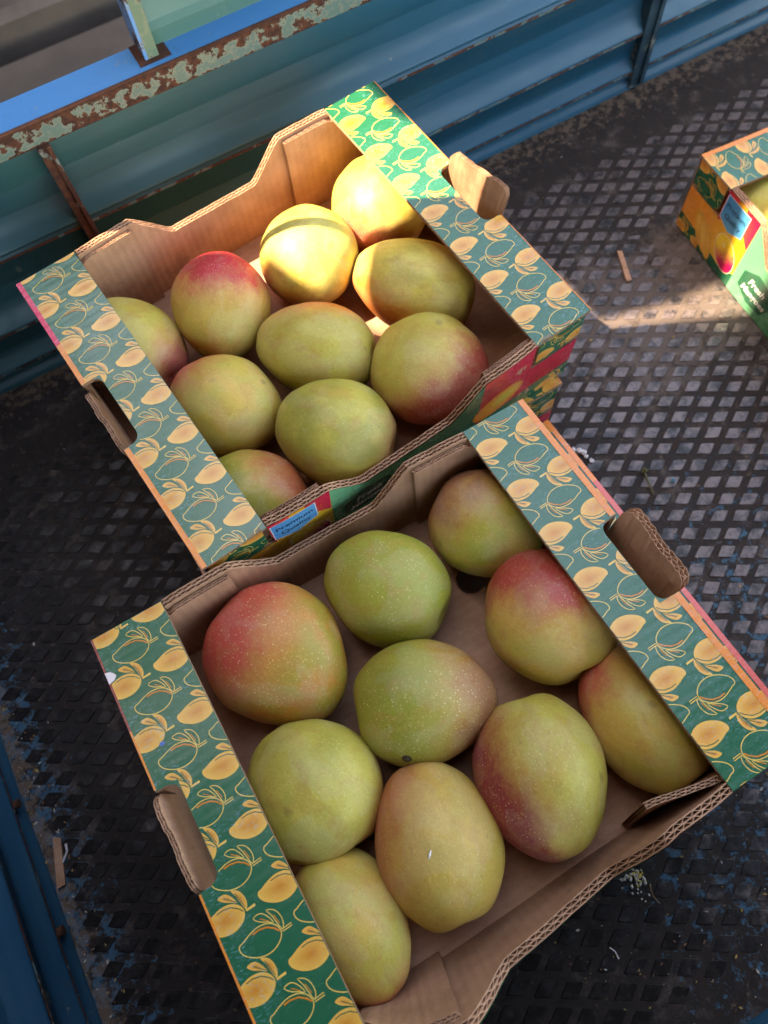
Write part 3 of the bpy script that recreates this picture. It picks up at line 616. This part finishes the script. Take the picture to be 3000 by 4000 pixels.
# ------------------------------------------------------------------ mangoes
def egg(asym, beak, seed):
    bm = bmesh.new(); bmesh.ops.create_uvsphere(bm, u_segments=48, v_segments=32, radius=1)
    for vtx in bm.verts:
        x, y, z = vtx.co.z, vtx.co.x, vtx.co.y          # poles on the long axis
        k = 1 + asym * x - .05 * x * x
        y, z = y * k, z * k
        y += beak * max(0, -x) ** 2 * .35
        if x > .86: x -= .12 * (x - .86) / .14 * (1 - min(1, math.hypot(y, z) / .5))      # dimple at the stem end
        x += .05 * beak * y
        w = 1 + .040 * noise.noise((x * 1.3, y * 1.3, z * 1.3 + seed * 5)) + .018 * noise.noise((x * 3, y * 3, z * 3 + seed))
        vtx.co = (x * w, y * w, z * w)
    me = bpy.data.meshes.new('mango'); bm.to_mesh(me); bm.free(); me.materials.append(M_MANGO); me.polygons.foreach_set('use_smooth', [True] * len(me.polygons)); return me
M_SCAR = mat_plain('dark_stem_scar', (74, 62, 36), .8, .5, 900); M_SAP = mat_plain('sap_glint', (232, 226, 220), .15, .1)
EGGS = [egg(.07, .10, 1), egg(.11, .22, 2), egg(.04, .05, 3), egg(.16, .30, 4)]
OL, YG, GRN, BRG, TAN, YEL2 = lin(176, 156, 66), lin(182, 166, 72), lin(112, 136, 38), lin(128, 146, 40), lin(196, 156, 72), lin(212, 190, 88)
RD, PK, BRN, MAG, ORG = lin(164, 44, 38), lin(188, 72, 56), lin(150, 92, 58), lin(140, 36, 48), lin(196, 106, 44)
# key, u, v, z, long, short, half height, angle of long axis, flip, egg, skin, green, blush, blush image direction (x right, y up, z), blush start, dots, label
MG = [
 ('B', .1427, .0796, .0500, .0515, .0475, .0450, -100, 0, 0, YEL2, YG, PK, (-.3, -.9, -.2), .25, .35, 'bright sunlit yellow mango half under the right flap of the rear carton'),
 ('B', .0499, .0700, .0500, .0500, .0475, .0450, -115, 1, 2, YEL2, YG, PK, (-.9, -.6, -.5), .45, .3, 'yellow mango crossed by a dark shadow band, in the rear carton'),
 ('B', .1146, -.0188, .0484, .0625, .0440, .0434, -57, 0, 0, OL, YEL2, ORG, (-.7, -.6, -.3), .25, .35, 'yellow oval mango with orange left end beside the right flap of the rear carton'),
 ('B', -.0511, .0720, .0503, .0540, .0458, .0454, -113, 1, 0, TAN, OL, lin(190, 40, 52), (.05, 1, .3), .12, .3, 'mango with bright red top and a black speck in the rear carton'),
 ('B', -.0023, -.0214, .0485, .0580, .0440, .0435, -45, 0, 0, OL, YG, ORG, (.0, 1, -.15), .45, .35, 'wide olive mango at the centre of the rear carton'),
 ('B', .0710, -.1040, .0510, .0545, .0520, .0465, -58, 1, 2, OL, YG, lin(170, 68, 54), (.65, -.6, -.2), -.22, .7, 'large mango with red right side at the front right of the rear carton'),
 ('B', -.1450, .0865, .0484, .0565, .0440, .0434, -76, 0, 0, OL, YG, lin(170, 84, 74), (.8, -.5, -.2), .3, .35, 'olive mango half hidden by the left flap at the back of the rear carton'),
 ('B', -.1046, -.0213, .0495, .0518, .0450, .0445, -57, 1, 2, OL, TAN, PK, (-.7, .6, -.2), .35, .35, 'olive yellow mango beside the left flap of the rear carton, pink upper left'),
 ('B', -.0372, -.1060, .0510, .0560, .0480, .0465, -52, 0, 0, lin(150, 144, 58), YG, lin(158, 90, 58), (.9, -.1, -.4), .55, .45, 'large plain green mango at the front of the rear carton'),
 ('B', -.1317, -.1130, .0454, .0485, .0417, .0404, -61, 0, 0, lin(140, 134, 44), OL, lin(172, 84, 50), (.8, .5, -.1), .25, .4, 'green mango with red rim in the front left corner of the rear carton'),
 ('A', .1263, .1040, .0494, .0508, .0450, .0444, -59, 1, 0, OL, lin(146, 148, 48), lin(146, 92, 66), (-.7, .7, .1), .38, .6, 'green mango with brownish upper left, back right of the front carton'),
 ('A', .0223, .0990, .0504, .0548, .0460, .0454, -57, 0, 0, lin(152, 144, 52), lin(144, 146, 48), lin(142, 108, 56), (-.8, -.5, -.4), .75, .9, 'vivid green mango with many pale dots at the back of the front carton'),
 ('A', -.0830, .0950, .0525, .0625, .0545, .0475, -65, 1, 3, lin(190, 116, 46), lin(150, 134, 42), lin(196, 74, 62), (-.85, .45, .25), .22, .9, 'big red and orange mango in the back left corner of the front carton'),
 ('A', .1247, .0072, .0525, .0560, .0528, .0475, -96, 0, 2, TAN, YG, lin(172, 58, 50), (-.1, .95, .1), .10, .55, 'mango with red top and yellow bottom against the right flap of the front carton'),
 ('A', -.0010, .0023, .0516, .0562, .0470, .0467, -19, 1, 1, lin(148, 138, 50), lin(138, 138, 44), lin(156, 98, 56), (.9, .1, -.1), .15, 1.0, 'speckled green mango with dark stem scar at the centre of the front carton'),
 ('A', -.1085, -.0111, .0520, .0530, .0512, .0470, -87, 0, 2, YG, lin(160, 150, 60), lin(172, 82, 54), (.75, -.5, -.5), .45, .4, 'round pale yellow green mango beside the left flap of the front carton'),
 ('A', -.0464, -.0900, .0497, .0585, .0450, .0447, -102, 0, 0, TAN, lin(178, 148, 62), lin(182, 102, 62), (-.85, .2, -.2), .25, .55, 'yellow tan mango with small white glint, front middle of the front carton'),
 ('A', .0455, -.0900, .0515, .0595, .0472, .0466, -109, 1, 0, YG, lin(170, 152, 62), MAG, (-.85, -.55, -.2), -.08, .8, 'tall yellow green mango with crimson lower left side in the front carton'),
 ('A', .1382, -.0960, .0475, .0590, .0428, .0425, -88, 0, 0, TAN, YG, lin(186, 74, 66), (-.8, .5, -.3), .50, .35, 'long yellow mango half under the right flap near the front of the front carton'),
 ('A', -.1279, -.1040, .0437, .0540, .0390, .0387, -88, 1, 0, YG, TAN, lin(186, 86, 74), (.1, -1, -.1), .30, .4, 'yellow green mango with pink lower end in the front left corner of the front carton'),
 ('C', -.138, -.098, .0500, .0580, .0470, .0450, 70, 0, 0, lin(176, 176, 60), YG, ORG, (.2, -1, -.3), .8, .3, 'yellow green mango in the carton at the right edge, lit by the sun'),
 ('C', -.050, -.108, .0490, .0550, .0450, .0440, 80, 1, 2, TAN, YEL2, ORG, (-.5, -.7, -.3), .2, .3, 'orange yellow mango just inside the low side of the right edge carton'),
 ('C', -.130, .012, .0490, .0560, .0460, .0440, 20, 1, 0, OL, YG, ORG, (-.5, -.7, -.3), .5, .3, 'olive mango deep in the right edge carton, almost out of the picture'),
]
MWS = {'A': MWA, 'B': MWB, 'C': MWC}
camx = Vector((.866874, -.495371, -.055999)); camy = Vector((.478096, .794258, .374938))
for i, (k, u, v, z, a, b, c, ang, flip, eg, skin, green, blush, bd, at_, dots, lab) in enumerate(MG):
    o = bpy.data.objects.new('mango', EGGS[eg]); link(o)
    m = MWS[k] @ Matrix.Translation((u, v, max(c + .0042, z))) @ Matrix.Rotation(R(ang + 180 * flip), 4, 'Z') @ Matrix.Rotation(R(random.uniform(-6, 6)), 4, 'Y') @ Matrix.Rotation(R(random.uniform(-20, 20)), 4, 'X')
    d = (camx * bd[0] + camy * bd[1] + Vector((0, 0, bd[2]))).normalized()
    dl = (m.to_3x3().inverted() @ d).normalized()
    o.matrix_world = m @ Matrix.Diagonal((a * 1.035, b * 1.04, c, 1))
    o['skin'] = (*skin, 1.0); o['green'] = (*green, 1.0); o['blush'] = (*blush, 1.0); o['blush_dir'] = tuple(dl); o['blush_at'] = at_; o['seed'] = i * 3.7; o['dots'] = max(.5, dots) * .85
    tag(o, lab, 'mango', 'mangoes in the cartons')
    camz = Vector((-.141256, -.351797, .925357))
    def spot(off, build):
        dd = (camx * off[0] + camy * off[1] + camz * off[2]).normalized(); mw = o.matrix_world
        vt = max(o.data.vertices, key=lambda q: (mw @ q.co - mw.translation).normalized().dot(dd)); p = mw @ vt.co; nrm = (mw.to_3x3().inverted().transposed() @ vt.normal).normalized()
        ch = build(p, nrm); ch.parent = o; ch.matrix_parent_inverse = mw.inverted()
    if 'stem scar' in lab:
        def scar(p, n_):
            mb = MB(); mb.tube([p - n_ * .002, p - n_ * .0002, p + n_ * .0004], [.0046, .0038, .0024], 14); mb.tube([p, p + n_ * .0014], [.0018, .0012], 8); return mb.build('stem_scar', M_SCAR)
        spot((-.30, -.66, .68), scar)
    if 'white glint' in lab:
        def sap(p, n_):
            mb = MB(); a = n_.orthogonal(); mb.tube([p - a * .0018 + n_ * .0001, p + n_ * .0005, p + a * .0022 + n_ * .0001], [.0004, .0009, .0004], 7); return mb.build('sap_glint_drop', M_SAP)  # white drop of sap, its bright glint put into the colour
        spot((-.22, .18, .95), sap)
# ------------------------------------------------------------------ small things on the bed floor
M_WHITE = mat_plain('white_scrap', (214, 206, 204), .8, .15)
def slab(name, pts, th, mat, label, cat, bend=0):
    mb = MB(); n = len(pts); lo_ = [mb.vert((x, y, .0018 + bend * (i % 2))) for i, (x, y) in enumerate(pts)]; hi_ = [mb.vert((x, y, .0018 + th + bend * (i % 2))) for i, (x, y) in enumerate(pts)]
    mb.f += [lo_[::-1], hi_] + [[lo_[i], lo_[(i + 1) % n], hi_[(i + 1) % n], hi_[i]] for i in range(n)]
    return tag(mb.build(name, mat), label, cat)
slab('cardboard_scrap', [(-.3307, .1683), (-.3235, .1642), (-.3290, .1437), (-.3342, .1225), (-.3427, .1227), (-.3366, .1455)], .0022, M_KRAFT, 'brown cardboard strip lying by the left bed wall', 'scrap')
slab('cardboard_scrap', [(.5570, .4592), (.5622, .4559), (.5451, .4124), (.5386, .4142)], .0022, M_KRAFT, 'small brown cardboard strip on the floor between the cartons', 'scrap')
mb = MB(); mb.tube([(.3890, .1631, .003), (.3925, .176, .0045), (.3965, .189, .004)], [.0011, .0010, .0014], 6)
mb.tube([(.3935, .1915, .004), (.3975, .1915, .0055), (.4015, .1895, .004)], [.0012, .0034, .0014], 7); tag(mb.build('twig', mat_plain('green_twig', (84, 84, 52), .8)), 'small greenish twig with knobbed end right of the front carton', 'twig')
def lump(name, blobs, mat, label, cat, kind=None):
    bm = bmesh.new()
    for x, y, r in blobs:
        q = bmesh.ops.create_icosphere(bm, subdivisions=1, radius=r, matrix=Matrix.Translation((x, y, .0015 + r * .35)))
        for vt in q['verts']: vt.co += Vector((noise.noise(vt.co * 700), noise.noise(vt.co * 700 + Vector((5, 5, 5))), noise.noise(vt.co * 700 + Vector((9, 1, 2))))) * r * .6; vt.co.z = max(.0012, vt.co.z * .8)
    me = bpy.data.meshes.new(name); bm.to_mesh(me); bm.free(); me.materials.append(mat); return tag(link(bpy.data.objects.new(name, me)), label, cat, kind=kind)
lump('paper_scrap', [(.3517, .2506, .0036), (.3470, .2545, .0028), (.3545, .2455, .0035), (.3535, .2400, .0026), (.3560, .2326, .0032)], M_WHITE, 'torn white paper bits just behind the front carton corner', 'paper')
lump('crumb_patch', [(.1390 + random.gauss(0, .005), -.1394 + random.gauss(0, .007), random.uniform(.0009, .0020)) for _ in range(46)], mat_plain('pale_crumbs', (196, 190, 176), .9), 'patch of pale dried crumbs right of the front carton', 'crumbs', 'stuff')
lump('crumb_patch', [(.1425 + random.gauss(0, .004), -.1394 + random.gauss(0, .004), random.uniform(.0008, .0017)) for _ in range(18)], mat_plain('yellow_crumbs', (206, 176, 84), .9), 'yellow crumbs in the pale crumb patch', 'crumbs', 'stuff')
def thread(pts, r, mat, label): 
    mb = MB(); mb.tube(pts, r, 5); tag(mb.build('thread', mat), label, 'thread')
thread([(-.3210, .1561, .004), (-.3218, .1489, .005), (-.3292, .1423, .004)], .0011, M_WHITE, 'white thread beside the cardboard strip by the left wall')
thread([(.1477, -.1498, .002), (.1447, -.1549, .003), (.1440, -.160, .003), (.1454, -.1670, .002)], .0004, mat_plain('brown_fibre', (150, 120, 84)), 'thin brown fibre on the floor near the crumb patch')
thread([(.0850, -.1737, .002), (.0872, -.1785, .003), (.0866, -.1850, .002)], .0006, M_WHITE, 'short curled white thread on the floor at the bottom')
lump('blue_paint_drop', [(.4180, .1655, .0034)], mat_plain('blue_paint', (86, 128, 146), .5), 'flat blue paint drop on the floor right of the twig', 'paint drop')
# loose grit
def grit(name, n, rng, cols, label):
    for ci, col in enumerate(cols):
        mb = MB()
        for _ in range(n):
            x, y = rng(); r = random.choice((.0004, .0005, .0006, .0008, .0012)); a = random.uniform(0, 6.28); l = random.uniform(1, 2.6)
            dx, dy = math.cos(a) * r * l, math.sin(a) * r * l; z = .0012 + random.uniform(0, .0012)
            mb.face([(x - dx, y - dy, z), (x + dy * .5, y - dx * .5, z + r * .5), (x + dx, y + dy, z + r * .3), (x - dy * .5, y + dx * .5, z + r * .8)])
        tag(mb.build(name, mat_plain('grit%d' % ci, col, .9, .3)), label % ('pale', 'straw coloured', 'brown')[ci], 'grit', kind='stuff')
def rng():
    if random.random() < .45: return (XL + abs(random.gauss(0, .018)), random.uniform(YN, YB))
    if random.random() < .4: return (random.uniform(.0, .35), random.uniform(YN, -.08))
    return (random.uniform(XL, 1.1), random.uniform(YN, YB))
grit('floor_grit', 260, rng, ((176, 168, 158), (170, 140, 84), (122, 88, 66)), '%s grit scattered over the bed floor')
